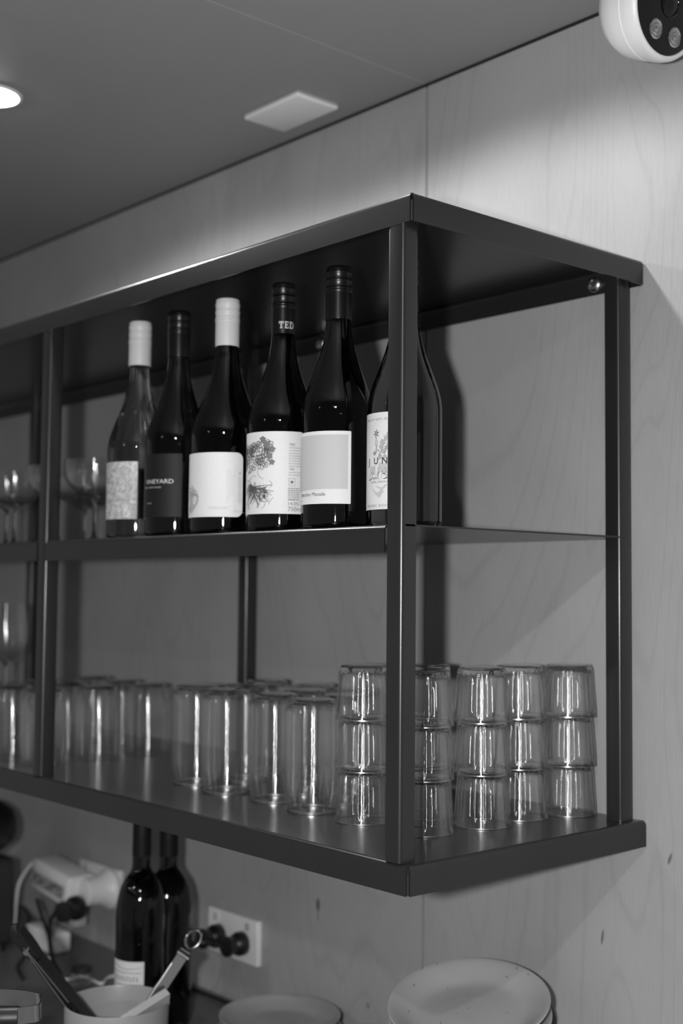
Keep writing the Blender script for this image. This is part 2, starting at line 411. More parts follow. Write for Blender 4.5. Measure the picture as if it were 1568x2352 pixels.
class Ink:
    """flat print: strokes, filled shapes and bars in label millimetres, wrapped on the bottle"""
    def __init__(s): s.bm = bmesh.new()
    def stroke(s, pts, w, smooth=5):
        P = catmull([(p[0], p[1], 0) for p in pts], smooth) if smooth else [Vector((p[0], p[1], 0)) for p in pts]; prev = None
        for i, p in enumerate(P):
            t = P[min(i + 1, len(P) - 1)] - P[max(i - 1, 0)]; q = Vector((-t.y, t.x, 0))
            q = q.normalized() if q.length > 1e-9 else Vector((0, 1, 0))
            f = i / max(1, len(P) - 1); ww = w * (0.45 + 0.55 * sin(pi * min(max(f, .08), .92)))
            cur = [s.bm.verts.new(p + q * ww / 2), s.bm.verts.new(p - q * ww / 2)]
            if prev: s.bm.faces.new((prev[0], prev[1], cur[1], cur[0]))
            prev = cur
    def bar(s, x0, x1, y0, y1):
        n = max(1, int((x1 - x0) / 2.5)); prev = None
        for i in range(n + 1):
            x = x0 + (x1 - x0) * i / n; cur = [s.bm.verts.new((x, y0, 0)), s.bm.verts.new((x, y1, 0))]
            if prev: s.bm.faces.new((prev[0], cur[0], cur[1], prev[1]))
            prev = cur
    def fill(s, pts, hole=None):
        vs = [s.bm.verts.new((p[0], p[1], 0)) for p in pts]; c = s.bm.verts.new((sum(p[0] for p in pts) / len(pts), sum(p[1] for p in pts) / len(pts), 0))
        for i in range(len(vs)): s.bm.faces.new((c, vs[i], vs[(i + 1) % len(vs)]))
    def put(s, name, parent, m, R):
        me = bpy.data.meshes.new(name); s.bm.to_mesh(me); s.bm.free()
        for v in me.vertices: v.co = v.co * .001
        o = link(name, me, M[m], parent, smooth=0); on_cyl(o, R); return o
def text_mesh(txt, size, spacing=1., align='LEFT', shear=0., bold=0.):
    cu_ = bpy.data.curves.new('lettering', 'FONT'); cu_.body = txt; cu_.size = size; cu_.space_character = spacing; cu_.align_x = align; cu_.shear = shear
    cu_.offset = bold
    cu_.resolution_u = 3; t = bpy.data.objects.new('lettering_curve', cu_); COL.objects.link(t)
    dg = bpy.context.evaluated_depsgraph_get(); me = bpy.data.meshes.new_from_object(t.evaluated_get(dg)); me.name = 'lettering'
    bpy.data.objects.remove(t); bpy.data.curves.remove(cu_); me.materials.clear(); return me
def lettering(txt, cap, s, z, R, m, parent, spacing=1., align='LEFT', width=None, vertical=False, shear=0., bold=0.):
    """cap = height of capitals (m); s = arc position, z = baseline"""
    me = text_mesh(txt, cap / .70, spacing, align, shear, bold)
    if width:
        xs = [v.co.x for v in me.vertices]; k = width / (max(xs) - min(xs)); x0 = min(xs) if align == 'LEFT' else (max(xs) if align == 'RIGHT' else (max(xs) + min(xs)) / 2)
        for v in me.vertices: v.co.x = (v.co.x - x0) * k
    for v in me.vertices:
        if vertical: v.co = (v.co.y * -1 + s, v.co.x + z, 0) if vertical == 1 else (v.co.y + s, -v.co.x + z, 0)
        else: v.co = (v.co.x + s, v.co.y + z, 0)
    o = link('lettering', me, M[m], parent, smooth=0); on_cyl(o, R); return o

ZT = Z0 + ZM
def bottle(name, label, x, y, R, h, rn, glassm, cap, capR, capz, h0=.42, sh=0., rings=(.12, .27, .42, .46)):
    rz = atan2(CAM.y - y, CAM.x - x)
    t = thing(name, label, 'bottle', (x, y, ZT + .0003), rz, 'wine bottles on the middle shelf')
    obj('glass_body', lathe(bottle_profile(R, h, rn, h0, sh), 72), M[glassm], t, smooth=50)
    # screw cap with knurled rings
    ch = h - capz; pr = [(capR * .99, capz)]
    for q in (.02, .5): pr.append((capR, capz + ch * q))
    for q in sorted(rings, reverse=True):
        zc = capz + ch * (1 - q); pr += [(capR * 1.0, zc - .0016), (capR * 1.035, zc - .0009), (capR * 1.035, zc + .0001), (capR * .945, zc + .0005), (capR * .945, zc + .0013), (capR * .99, zc + .0018)]
    pr += [(capR * .985, h - .0022), (capR * .95, h - .0008), (capR * .86, h), (0, h)]
    c = obj('screw_cap', lathe([(0, capz)] + pr, 48), M[cap], t, smooth=40)
    return t, c

# 1: pale bottle, cream cap, marbled label
b1, _ = bottle('wine_bottle', 'pale translucent wine bottle with cream cap and marbled grey label, leftmost in the row', -.5935, -.359, .0425, .3055, .0140, 'bg_pale', 'capwhite', .0158, .2425, h0=.40)
obj('label', patch(.0429, -118, 0, .0253, .1042), M['marble'], b1)
obj('back_label', patch(.0429, 150, 206, .03, .1), M['paper'], b1)
# 2: dark label
b2, _ = bottle('wine_bottle', 'dark wine bottle with black cap and charcoal label reading VINEYARD in silver', -.4987, -.357, .0428, .3055, .0135, 'bg_mid', 'capblack', .0150, .2425, h0=.41)
lb = obj('label', patch(.0432, -150, 9, .0248, .108), M['paperdark'], b2)
R2 = .0434
lettering('VINEYARD', .0056, R2 * radians(-5.5), .0688, R2, 'inkwhite', lb, align='RIGHT', width=.0475, bold=.00005)
lettering('NEW ZEALAND', .0018, R2 * radians(-28), .0630, R2, 'inkwhite', lb, align='RIGHT', width=.034)
ik = Ink()
for k in range(6): ik.bar(-38 - k * 1.7, -38 - k * 1.7 + .9, 42.6, 43.4)
ik.put('small_print', lb, 'inkwhite', R2)
# 3: cream cap, white rounded label
b3, _ = bottle('wine_bottle', 'black wine bottle with cream cap and white round-cornered label, third from the left', -.3913, -.355, .0455, .3045, .0140, 'bg_dark', 'capwhite', .0156, .2425, h0=.405)
lb = obj('label', patch(.0459, -120, 28.5, .0207, .1015, .0085, 'r'), M['paper'], b3)
R3 = .0461
ik = Ink()
ik.fill([(-72, 66), (-62, 58), (-52, 62), (-44, 56), (-38.5, 50), (-36.5, 46), (-37, 40), (-42, 34), (-50, 27), (-60, 25), (-72, 28)])
ik.put('landscape', lb, 'papergrey', R3)
ik = Ink(); ik.fill([(-72, 52), (-60, 56), (-50, 53), (-42, 50), (-37.5, 46), (-40, 38), (-47, 32), (-54, 26.5), (-62, 30), (-72, 36)]); o = ik.put('hills', lb, 'inkpale', R3 + .0001)
ik = Ink()
for k in range(9): ik.stroke([(-68 + k * 3.2, 54 - abs(k - 4) * .6), (-66 + k * 3.4, 47), (-64 + k * 3, 40 - (k % 3))], .5)
ik.stroke([(-70, 57), (-60, 59), (-50, 55), (-40, 53)], .6); ik.stroke([(-60, 101), (-60, 78)], .45, 0)
ik.put('drawing', lb, 'inkmid', R3 + .0002)
ik = Ink()
def bartext(ik, x0, x1, y, h, rng, vert=False):
    p = x0
    while p < x1:
        w = rng.uniform(1.0, 3.2); w = min(w, x1 - p)
        if vert: ik.bar(y, y + h, p, p + w)
        else: ik.bar(p, p + w, y, y + h)
        p += w + .6
rg = random.Random(3)
for k, (a, b_) in enumerate(((40, 80), (42, 80), (48, 78), (46, 74), (30, 86))):
    bartext(ik, a, b_, 2.2 + k * 2.55, .45, rg, True)
ik.put('small_print', lb, 'papergrey', R3)
ik = Ink()
for a, b_, c_, d_ in ((16.2, 16.45, 38, 80), (21.2, 21.45, 38, 80)): ik.bar(a, b_, c_, d_)
ik.bar(16.2, 21.45, 38, 38.25); ik.bar(16.2, 21.45, 79.8, 80)
for k in range(3): bartext(ik, 39.5, 71, 17.1 + k * 1.25, .5, rg, True)
ik.bar(17.3, 20.3, 75, 76); ik.bar(18.2, 19.4, 73.6, 77.2)
bartext(ik, -21, 5, 32.6, .5, rg); bartext(ik, -20, 4, 30.6, .5, rg)
ik.put('warning_box', lb, 'inkpale', R3)
lettering('750 mL', .0034, .0095, .0262, R3, 'papergrey', lb)
# 4: TED, drawn floral label
b4, c4 = bottle('wine_bottle', 'black wine bottle with TED on its black cap sleeve and a drawn flower label', -.2734, -.357, .0422, .3035, .0138, 'bg_dark', 'capblack', .0143, .2400, h0=.42)
RT = .0147
def serif_ted():
    ik = Ink()
    h = 8.6
    def B(a, b_, c_, d_): ik.bar(a, b_, c_, d_)
    # T
    B(0, 6.2, h - 1.5, h); B(0, .9, h - 3.2, h); B(5.3, 6.2, h - 3.2, h); B(2.2, 4., 0, h); B(1.3, 4.9, 0, .9)
    # E
    x = 7.6; B(x + .5, x + 2.2, 0, h); B(x, x + 5.0, h - 1.2, h); B(x, x + 5.2, 0, 1.2); B(x + 2, x + 4.1, h / 2 - .5, h / 2 + .6); B(x + 4.3, x + 5.0, h - 2.7, h); B(x + 4.5, x + 5.2, 0, 2.7); B(x + 3.5, x + 4.1, h / 2 - 1.1, h / 2 + 1.2)
    # D
    x = 14.2; B(x + .5, x + 2.2, 0, h); B(x, x + 3.2, h - 1., h); B(x, x + 3.2, 0, 1.)
    P = [(x + 3.0 + 3.1 * cos(radians(a)), h / 2 + (h / 2 - .5) * sin(radians(a))) for a in range(90, -91, -15)]
    ik.stroke(P, 1.9, 0)
    return ik
ik = serif_ted()
for v in ik.bm.verts: v.co = Vector((v.co.x * .95 - 5.4, v.co.y + 246.2, 0))
ik.put('lettering', c4, 'inkwhite', RT)
lb = obj('label', patch(.0426, -118, 62, .020, .1175), M['paper'], b4)
R4 = .0428
rg = random.Random(11)
ik = Ink()
def flower(ik, x, y, r, w, n=5, rot=0.):
    for k in range(n):
        a = rot + 2 * pi * k / n; d = .55
        P = [(x, y), (x + r * .7 * cos(a - d), y + r * .7 * sin(a - d)), (x + r * cos(a), y + r * sin(a)), (x + r * .7 * cos(a + d), y + r * .7 * sin(a + d)), (x, y)]
        ik.stroke(P, w, 4)
    for k in range(3): ik.stroke([(x, y), (x + r * .4 * cos(rot + k * 2.1), y + r * .4 * sin(rot + k * 2.1))], w * 1.3, 0)
for k in range(48):   # wreath of blossoms
    x = rg.uniform(-66, -16); top = 108 - abs(x + 38) * .15; y = rg.uniform(72 + max(0, (-x - 45)) * .35, top - 3)
    flower(ik, x, y, rg.uniform(4., 6.8), .72, 5, rg.uniform(0, 6))
# profile of a face below the blossoms, leaf tendrils and a rose with plumes
ik.stroke([(-58, 78), (-60, 70), (-56, 66), (-58, 62), (-52, 59.5), (-44, 62), (-38, 66), (-33, 64)], .6)
ik.stroke([(-27, 76), (-31, 70), (-27, 63.5), (-22, 61)], .5); ik.stroke([(-52, 69.5), (-48, 71), (-45, 69.5)], .9); ik.fill([(-50, 69), (-48.5, 70.3), (-47, 69), (-48.5, 68)])
for k in range(60):
    t = k / 59; x0 = -36 + 14 * t * sin(k); y0 = 54 - 8 * abs(t - .5)
    ang = radians(120 + 250 * t + rg.uniform(-14, 14)); ln = rg.uniform(12, 25) * (.55 if sin(ang) > .2 else 1.)
    x1, y1 = -36 + rg.uniform(-8, 8) + ln * cos(ang), 50 + ln * sin(ang)
    x1 = min(max(x1, -62), -9); y1 = max(y1, 22.5)
    ik.stroke([(x0, y0), ((x0 + x1) / 2 + rg.uniform(-4, 4), (y0 + y1) / 2 + rg.uniform(-3, 3)), (x1, y1)], rg.uniform(.55, 1.15))
for k in range(22):
    x0 = rg.uniform(-60, -14); y0 = rg.uniform(24, 52); ik.stroke([(x0, y0), (x0 + rg.uniform(-2, 5), y0 + 4), (x0 + rg.uniform(-3, 7), y0 + 9)], .5)
for q in (2.2, 4., 6., 7.6): ik.stroke([(-21 + q * cos(a * .9 + q), 41 + q * .9 * sin(a * .9 + q)) for a in range(0, 6)], .8)
ik.fill([(-22.6, 39), (-21.5, 43), (-19.6, 43), (-19.2, 40), (-20.6, 38)])
ik.put('drawing', lb, 'inkdark', R4)
ik = Ink()
def leaf(ik, x, y, r, rot, n=5):
    P = []
    for k in range(2 * n):
        a = rot + pi * 2 * k / (2 * n); rr = r * (1. if k % 2 == 0 else .62) * (1 + .15 * sin(k * 2.3)); P.append((x + rr * cos(a), y + rr * sin(a)))
    ik.fill(P)
for x, y, r, rot in ((-24, 108, 5.2, .3), (-18, 102, 5., .9), (-12, 96.5, 5.2, .1), (-15, 88, 5.2, .7), (-12, 81, 4.6, .2), (-21, 104.5, 4.2, 1.9)): leaf(ik, x, y, r, rot)
ik.put('leaves', lb, 'inkmid', R4 + .0001)
s4 = R4 * radians(11.5)
lettering('TED', .0030, s4, .1005, R4, 'inkmid', lb, bold=.00005)
lettering('TED', .0026, s4 + .0003, .0715, R4, 'inkmid', lb, bold=.00005)
lettering('14.0%', .0042, s4 - .0010, .0300, R4, 'inkmid', lb)
lettering('750mL', .0052, s4 - .0008, .0232, R4, 'inkmid', lb)
ik = Ink(); S4 = s4 * 1000
for z in (97.6, 94.4, 91, 88, 85, 82, 79, 75.8): bartext(ik, S4, S4 + rg.uniform(18, 24), z, 1.1, rg)
for z in (68.2, 65.2): bartext(ik, S4, S4 + 16, z, 1.1, rg)
ik.put('small_print', lb, 'inkpale', R4)
ik = Ink()
ik.bar(S4, S4 + 8, 53, 53.35); ik.bar(S4, S4 + 8, 61.6, 62); ik.bar(S4, S4 + .35, 53, 62); ik.bar(S4 + 7.65, S4 + 8, 53, 62)
leaf(ik, S4 + 4, 57.5, 2.4, .4)
for z in (49.6, 47.4, 45.2, 43, 40.8, 38.6, 36): bartext(ik, S4 - .6, S4 + 14, z, .9 if z > 37 else 1.3, rg)
ik.put('stamp', lb, 'inkmid', R4)
# 5: grey square label
b5, _ = bottle('wine_bottle', 'black wine bottle with black cap and plain grey square label reading Massale', -.173, -.355, .0416, .3055, .0134, 'bg_dark', 'capblack', .0152, .2430, h0=.435)
lb = obj('label', patch(.0420, -120, 21.5, .0274, .1094, .0012, 'r'), M['paper'], b5)
R5 = .0422
o = obj('grey_square', patch(R5, -112, 16.5, .0440, .1052), M['papergrey'], lb)
lettering('Selection Massale', .0041, R5 * radians(-18), .0365, R5, 'ink', lb, align='RIGHT')
ik = Ink(); bartext(ik, -62, -48, 31.5, .6, rg); ik.put('small_print', lb, 'inkpale', R5)
# 6: behind the corner post
b6, _ = bottle('wine_bottle', 'brown wine bottle with floral vase label standing behind the front corner post', -.0849, -.333, .0416, .303, .0138, 'bg_amber', 'capblack', .0148, .242, h0=.435)
lb = obj('label', patch(.0420, -100, 8, .0189, .1249), M['paper'], b6)
R6b = .0422
lettering('WINE OF NEW ZEALAND', .0026, -.0560, .1162, R6b, 'inkmid', lb, spacing=1.25)
for ch, sx in (('J', -.0490), ('U', -.0385), ('N', -.0265), ('O', -.0130)): lettering(ch, .0072, sx, .0684, R6b, 'ink', lb, bold=.00015)
lettering('BY', .0020, -.0325, .0625, R6b, 'inkmid', lb)
lettering('DANIEL BRENNAN', .0022, -.0440, .0478, R6b, 'inkmid', lb, spacing=1.1)
lettering('MALBEC NOUVEAU', .0028, -.0505, .0218, R6b, 'inkmid', lb, spacing=1.3)
ik = Ink()
P = [(-47, 52), (-45, 60), (-42.5, 61), (-41, 56), (-45, 51.5), (-48, 52), (-43, 52.5), (-40, 54), (-38.5, 52), (-37, 54), (-36, 52), (-34.5, 54.5), (-33, 52), (-32, 55), (-30.5, 60), (-31, 52), (-29, 52.5)]
ik.stroke(P, .55); ik.stroke([(-27, 52), (-24.5, 62), (-21, 63), (-21.5, 58.5), (-25, 57.5), (-20.5, 57), (-19.5, 53.5), (-24, 52), (-18, 53), (-16.5, 55), (-17, 52.5), (-14, 54), (-12, 52), (-9, 54)], .55)
ik.put('signature', lb, 'ink', R6b)
ik = Ink()
ik.fill([(-44, 45.5), (-33, 44), (-20, 46), (-8, 45), (-8, 35), (-14, 32), (-30, 32), (-36, 36), (-40, 41)]); ik.fill([(-30, 70), (-18, 71), (-16, 62), (-20, 55), (-34, 56), (-32, 63)]); ik.fill([(-45, 66), (-36, 67), (-36, 57), (-46, 57)])
ik.put('vase', lb, 'papergrey', R6b + .0001)
ik = Ink()
def star(ik, x, y, r, n=6):
    for k in range(n):
        a = 2 * pi * k / n + .3; ik.fill([(x, y), (x + r * .5 * cos(a - .35), y + r * .5 * sin(a - .35)), (x + r * cos(a), y + r * sin(a)), (x + r * .5 * cos(a + .35), y + r * .5 * sin(a + .35))])
star(ik, -34.5, 102, 5.2)
for p in ([(-34.5, 98), (-36, 91), (-34, 86), (-36, 79)], [(-34, 97), (-33, 90), (-35.5, 83)], [(-36, 79), (-31, 84), (-28, 76)], [(-24, 90), (-26, 84), (-30, 78)], [(-19, 92), (-21, 84), (-24, 76)]): ik.stroke(p, .7)
star(ik, -37.5, 80.5, 3.2); 
ik.put('flowers', lb, 'inkmid', R6b + .0002)
ik = Ink()
for x, y, r in ((-25, 92, 4.6), (-21, 96, 3.8), (-27.5, 87, 3.4), (-24, 82, 3.8), (-20, 86, 3.6), (-29, 76, 4.2), (-18, 100, 3.6), (-22, 76, 3.)): leaf(ik, x, y, r, x * .37)
ik.put('blossoms', lb, 'inkpale', R6b + .00015)

# ------------------------------------------------------------------ stacked ribbed tumblers
def tumbler_mesh():
    H1, rb, rr = .0645, .0288, .0338; nr = 26; n = nr * 6
    out = [(0, 0), (.024, 0), (.0272, .0008), (.0286, .0030)]                       # foot (built upright, flipped below)
    zs = [.0050, .0072, .012, .022, .032, .042, .050, .0545, .058, .0606, .0634, .0645]
    prof = [(r, z, 0.) for r, z in out]
    for z in zs:
        r = rb + (rr - rb) * min(1, (z / H1)) ** .9
        amp = .00055 if .009 < z < .056 else (.0003 if z < .0575 and z > .006 else 0.)
        prof.append((r, z, amp))
    prof += [(rr - .0006, H1 + .0004, 0.), (rr - .0014, H1, 0.)]
    for z in (.058, .05, .04, .03, .02, .0125): prof.append((rb + (rr - rb) * (z / H1) ** .9 - .0019, z, 0.))
    prof += [(.0245, .0095, 0.), (.020, .0088, 0.), (0, .0085, 0.)]
    amps = [p[2] for p in prof]
    def rf(r, z, a, k):
        if not amps[k]: return r
        return r + amps[k] * (abs(cos(a * nr / 2)) ** .7 * 2 - 1.2)
    bm = lathe([(p[0], H1 - p[1]) for p in prof], n, rf)
    bmesh.ops.recalc_face_normals(bm, faces=bm.faces)
    top = H1 - .0098
    for f in bm.faces: f.material_index = 1 if min(v.co.z for v in f.verts) > top else 0
    me = bpy.data.meshes.new('tumbler'); bm.to_mesh(me); bm.free()
    for q in me.polygons:
        if max(me.vertices[i].co.z for i in q.vertices) < .0017: q.material_index = 2
    me.materials.append(M['glassrib']); me.materials.append(M['base']); me.materials.append(M['rim']); me.shade_smooth(); me.set_sharp_from_angle(angle=radians(50)); return me
TM = tumbler_mesh()
ZB = Z0 + LIP
stacks = [((-.2145, -.273), 'in the leftmost tumbler stack, just left of the corner post'), ((-.118, -.2656), 'in the tumbler stack just right of the corner post'),
          ((-.1066, -.1802), 'in the middle front tumbler stack of the shelf end'), ((-.1130, -.1045), 'in the second tumbler stack from the wall'),
          ((-.0932, -.0352), 'in the tumbler stack beside the back post at the wall'), ((-.1905, -.1900), 'in the rear tumbler stack behind the corner post')]
for (x, y), where in stacks:
    for k in range(3):
        o = bpy.data.objects.new('tumbler', TM); COL.objects.link(o)
        o.location = (x + random.uniform(-.0006, .0006), y + random.uniform(-.0006, .0006), ZB + .0004 + k * .0605); o.rotation_euler = (0, 0, random.uniform(0, 6))
        tag(o, ('bottom', 'middle', 'top')[k] + ' upturned ribbed clear tumbler ' + where, 'glass', 'stacked ribbed tumblers')

# ------------------------------------------------------------------ can-shaped beer glasses (upside down) and stemless glasses
def glass_mesh(name, outer, wall, floor_t, m_wall, n=64):
    """outer = (r, z) from foot to rim, upright; flipped so it stands on its rim"""
    H1 = outer[-1][1]; prof = [(0, .0)] + outer + [(outer[-1][0] - wall * .5, H1 + wall * .35), (outer[-1][0] - wall, H1)]
    for r, z in reversed(outer):
        if z > floor_t + .004: prof.append((r - wall, z))
    prof += [(max(.004, prof[-1][0] - .006), floor_t + .0006), (0, floor_t)]
    bm = lathe([(r, H1 - z) for r, z in prof], n); bmesh.ops.recalc_face_normals(bm, faces=bm.faces)
    for f in bm.faces: f.material_index = 1 if min(v.co.z for v in f.verts) > H1 - floor_t - .001 else 0
    me = bpy.data.meshes.new(name); bm.to_mesh(me); bm.free(); me.materials.append(m_wall); me.materials.append(M['base']); me.materials.append(M['rim'])
    for q in me.polygons:
        if max(me.vertices[i].co.z for i in q.vertices) < .0030: q.material_index = 2
    me.shade_smooth(); me.set_sharp_from_angle(angle=radians(50)); return me
CANO = [(.026, 0), (.0285, .0006), (.0298, .0025), (.0306, .0055), (.0328, .0085), (.0349, .012), (.0359, .017), (.0361, .03), (.0361, .06), (.0361, .09), (.0361, .108), (.0357, .114), (.0347, .120), (.0332, .126), (.0322, .131), (.0318, .136), (.0318, .1388)]
CAN = glass_mesh('beer_glass', CANO, .0016, .006, M['glass'])
cans = [((-.578, -.2626), 'leftmost of the front row of can-shaped glasses'), ((-.4902, -.274), 'second from the left in the front row of can-shaped glasses'),
        ((-.3956, -.2649), 'third from the left in the front row of can-shaped glasses'), ((-.3033, -.2775), 'rightmost of the front row, beside the ribbed tumblers'),
        ((-.5613, -.1880), 'leftmost of the second row of can-shaped glasses'), ((-.423, -.191), 'middle of the second row of can-shaped glasses'), ((-.330, -.200), 'right end of the second row of can-shaped glasses'),
        ((-.6066, -.1148), 'left end of the third row of can-shaped glasses'), ((-.500, -.1100), 'middle of the third row of can-shaped glasses'), ((-.405, -.114), 'right end of the third row of can-shaped glasses')]
for (x, y), where in cans:
    o = bpy.data.objects.new('beer_glass', CAN); COL.objects.link(o); o.location = (x, y, ZB + .0004); o.rotation_euler = (0, 0, random.uniform(0, 6))
    tag(o, 'upturned clear glass, ' + where, 'glass', 'can-shaped beer glasses on the bottom tray')
RNDO = [(.022, 0), (.0265, .0006), (.0295, .003), (.0322, .008), (.0348, .014), (.0372, .022), (.0388, .031), (.0398, .042), (.0402, .055), (.0402, .07), (.0398, .085), (.0390, .1), (.0380, .1165)]
RND = glass_mesh('stemless_glass', RNDO, .0014, .004, M['glass'])
rnds = [((-.8978, -.1386), 'nearest the tall glasses, at the right end of the stemless group'), ((-.8969, -.233), 'in the front row between the two others right of the middle post'),
        ((-.8925, -.3320), 'at the front edge just behind the middle post'), ((-1.1014, -.1246), 'at the back of the group beside the wall'), ((-.9900, -.1319), 'second from the right in the back row'),
        ((-.985, -.2406), 'in the second row just right of the middle post'), ((-.977, -.345), 'at the front edge just left of the middle post'), ((-1.075, -.240), 'in the second row left of the middle post'), ((-1.066, -.345), 'at the front edge by the left of the photo')]
for (x, y), where in rnds:
    o = bpy.data.objects.new('stemless_glass', RND); COL.objects.link(o); o.location = (x, y, ZB + .0004)
    tag(o, 'upturned stemless glass ' + where, 'glass', 'stemless glasses on the bottom tray')

# ------------------------------------------------------------------ stemware
def stem_glass(name, label, cat, loc, bowl, stem_r, stem_z, foot_r, group=None):
    t = thing(name, label, cat, loc, 0, group)
    prof = list(bowl); inner = [(max(r - .0011, 0.), z + (.0012 if i < 2 else 0)) for i, (r, z) in enumerate(bowl)]
    obj('bowl', lathe(prof + inner[::-1], 56), M['glass'], t, smooth=50)
    z0 = bowl[0][1]
    obj('stem', lathe([(0, z0 + .0005), (stem_r * 2.6, z0 + .0002), (stem_r * 1.6, z0 - .006), (stem_r * 1.1, z0 - .014), (stem_r, z0 - .025), (stem_r * 1.05, stem_z + .012), (stem_r * 1.9, stem_z + .003), (stem_r * 2.6, stem_z), (0, stem_z)], 20), M['base'], t, smooth=60)
    obj('foot', lathe([(0, .0042), (stem_r * 2.6, .0040), (foot_r * .5, .0026), (foot_r * .97, .0014), (foot_r, .0008), (foot_r * .99, 0), (0, 0)], 40), M['base'], t, smooth=60)
    return t
COUPE = [(0.0, .0665), (.010, .0668), (.022, .0700), (.033, .0765), (.041, .0860), (.0455, .0970), (.0468, .1080), (.0462, .1190)]
cp = stem_glass('coupe_glass', 'clear coupe glass right of the middle post, nearest the pale wine bottle', 'glass', (-.7329 + .008, -.350, ZT + .0003), COUPE, .0026, .004, .033, 'coupe glasses on the middle shelf')
for (x, y), lab in (((-.846, -.345), 'clear coupe glass hidden partly by the right side of the middle post'), ((-.918, -.238), 'clear coupe glass in the rear row right of the middle post'), ((-.83, -.245), 'clear coupe glass in the rear row behind the pale bottle'),
                    ((-1.01, -.335), 'clear coupe glass at the left edge, second from the middle post'), ((-1.0, -.210), 'clear coupe glass in the rear row just left of the middle post'), ((-1.11, -.30), 'leftmost clear coupe glass, cut by the edge of the photo')):
    dup(cp, (x, y, ZT + .0003), lab)
WINE = [(0.0, .1390), (.009, .1393), (.020, .1440), (.030, .1540), (.0365, .1670), (.0395, .1820), (.0392, .2000), (.0368, .2220), (.0335, .2450)]
stem_glass('wine_glass', 'tall clear wine glass standing upright on the bottom tray behind the stemless glasses', 'glass', (-1.25, -.225, ZB + .0003), WINE, .0030, .004, .036)

# ------------------------------------------------------------------ ceiling fittings
v = thing('blank_plate', 'square white blank plate screwed flat to the ceiling', 'vent', (-.5985, -.088, ZC))
obj('cover', box(-.068, .068, -.042, .042, -.0095, -.002, .004, 3), M['whitecover'], v); obj('backing', box(-.0655, .0655, -.0395, .0395, -.003, 0), M['white2'], v)
dl = thing('downlight', 'lit round recessed downlight at the left edge of the ceiling', 'light', (-.868, -.462, ZC))
obj('trim_ring', lathe([(.040, -.001), (.0405, -.0025), (.043, -.003), (.046, -.002), (.047, -.0005), (.047, 0), (.040, 0)], 48), M['white'], dl)
obj('lens', lathe([(0, -.0075), (.016, -.007), (.028, -.0055), (.036, -.0035), (.0402, -.001), (.0402, -.0002), (0, -.0002)], 40), M['lamp'], dl)
# security camera
FC = Vector((.1048, -.1, .9812 + Z0)); nv = Vector((.975, -.03, -.22)).normalized()
sc = thing('security_camera', 'white ball security camera with black face hanging from the ceiling', 'camera', (FC.x - .045, FC.y, ZC))
zax = nv; xax = Vector((0, -1, 0)); xax = (xax - zax * xax.dot(zax)).normalized(); yax = zax.cross(xax)
Q = Matrix((xax, yax, zax)).transposed().to_4x4(); Q.translation = FC - Vector(sc.location)
def cpart(name, bm, m, par=sc, off=None, smooth=40):
    o = obj(name, bm, m, par, smooth=smooth)
    if par is sc: o.matrix_local = Q @ (Matrix.Translation(off) if off else Matrix())
    elif off: o.location = off
    return o
cpart('housing', lathe([(0, -.075), (.030, -.073), (.046, -.064), (.0555, -.050), (.060, -.034), (.0615, -.0225), (.0600, -.0215), (.0600, -.0205), (.0622, -.0198), (.0636, -.012), (.0636, -.004), (.0622, .0005), (.0596, .0022), (.0575, .0018), (.0566, 0.), (.0566, -.004), (0, -.004)], 72), M['white'])
fp = cpart('face_plate', lathe([(.0565, -.003), (.0563, .0004), (.054, .0012), (.030, .0024), (0, .003)], 64), M['blackg'])
cpart('lens', lathe([(.0165, .002), (.0163, .0036), (.015, .0044), (.0142, .0036), (.0138, .003), (.010, .0046), (.005, .0058), (0, .0062)], 40), M['blackg'], fp)
for sx in (-1, 1):
    for sy in (-1, 1):
        cpart('infrared_lamp', lathe([(.0115, .0015), (.0113, .0032), (.0100, .0040), (.0086, .0034), (.0076, .0028), (.0062, .0030), (.0052, .0040), (.0040, .0034), (.0028, .0036), (.0015, .0048), (0, .005)], 32), M['chrome'], fp, (sx * .0175, sy * .0335, 0))
obj('ceiling_base', lathe([(0, 0), (.062, 0), (.064, -.003), (.064, -.016), (.060, -.024), (.046, -.030), (0, -.030)], 56), M['white'], sc)

# ------------------------------------------------------------------ bench and what stands on it
ZK = Z0 - .385
obj_b = thing('counter', 'grey laminate bench top along the plywood wall under the shelf', 'counter', (-.8, -.32, 0))
obj('bench_top', box(-2.2, 1.6, -.32, .3185, ZK - .04, ZK, .003), M['bench'], obj_b)
obj('cabinet_body', box(-2.15, 1.55, -.26, .3185, .08, ZK - .04), M['applgrey'], obj_b, smooth=0)
obj('plinth', box(-2.15, 1.55, -.20, .3185, 0, .08), M['gap'], obj_b, smooth=0)

def plate_profile(r, h):
    return [(0, .0035), (r * .05, .0046), (r * .11, .0034), (r * .18, .0050), (r * .25, .0034), (r * .34, .0048), (r * .43, .0034), (r * .60, .0036), (r * .68, .0042), (r * .75, .0080), (r * .84, h - .0085), (r * .92, h - .003), (r * .965, h - .0006), (r * .99, h), (r, h - .0012), (r * .995, h - .003), (r * .93, h - .0095), (r * .82, .0045), (r * .70, .0008), (r * .62, 0), (r * .55, .0002), (0, .0006)]
def wob(seed, amp):
    return lambda r, z, a, k: r * (1 + amp * sin(2 * a + seed) + amp * .6 * sin(3 * a + 2.1 * seed))
nrm = Vector((.0908, -.2292, .9691)); axis = Vector((0, 0, 1)).cross(nrm).normalized(); full = math.acos(nrm.z)
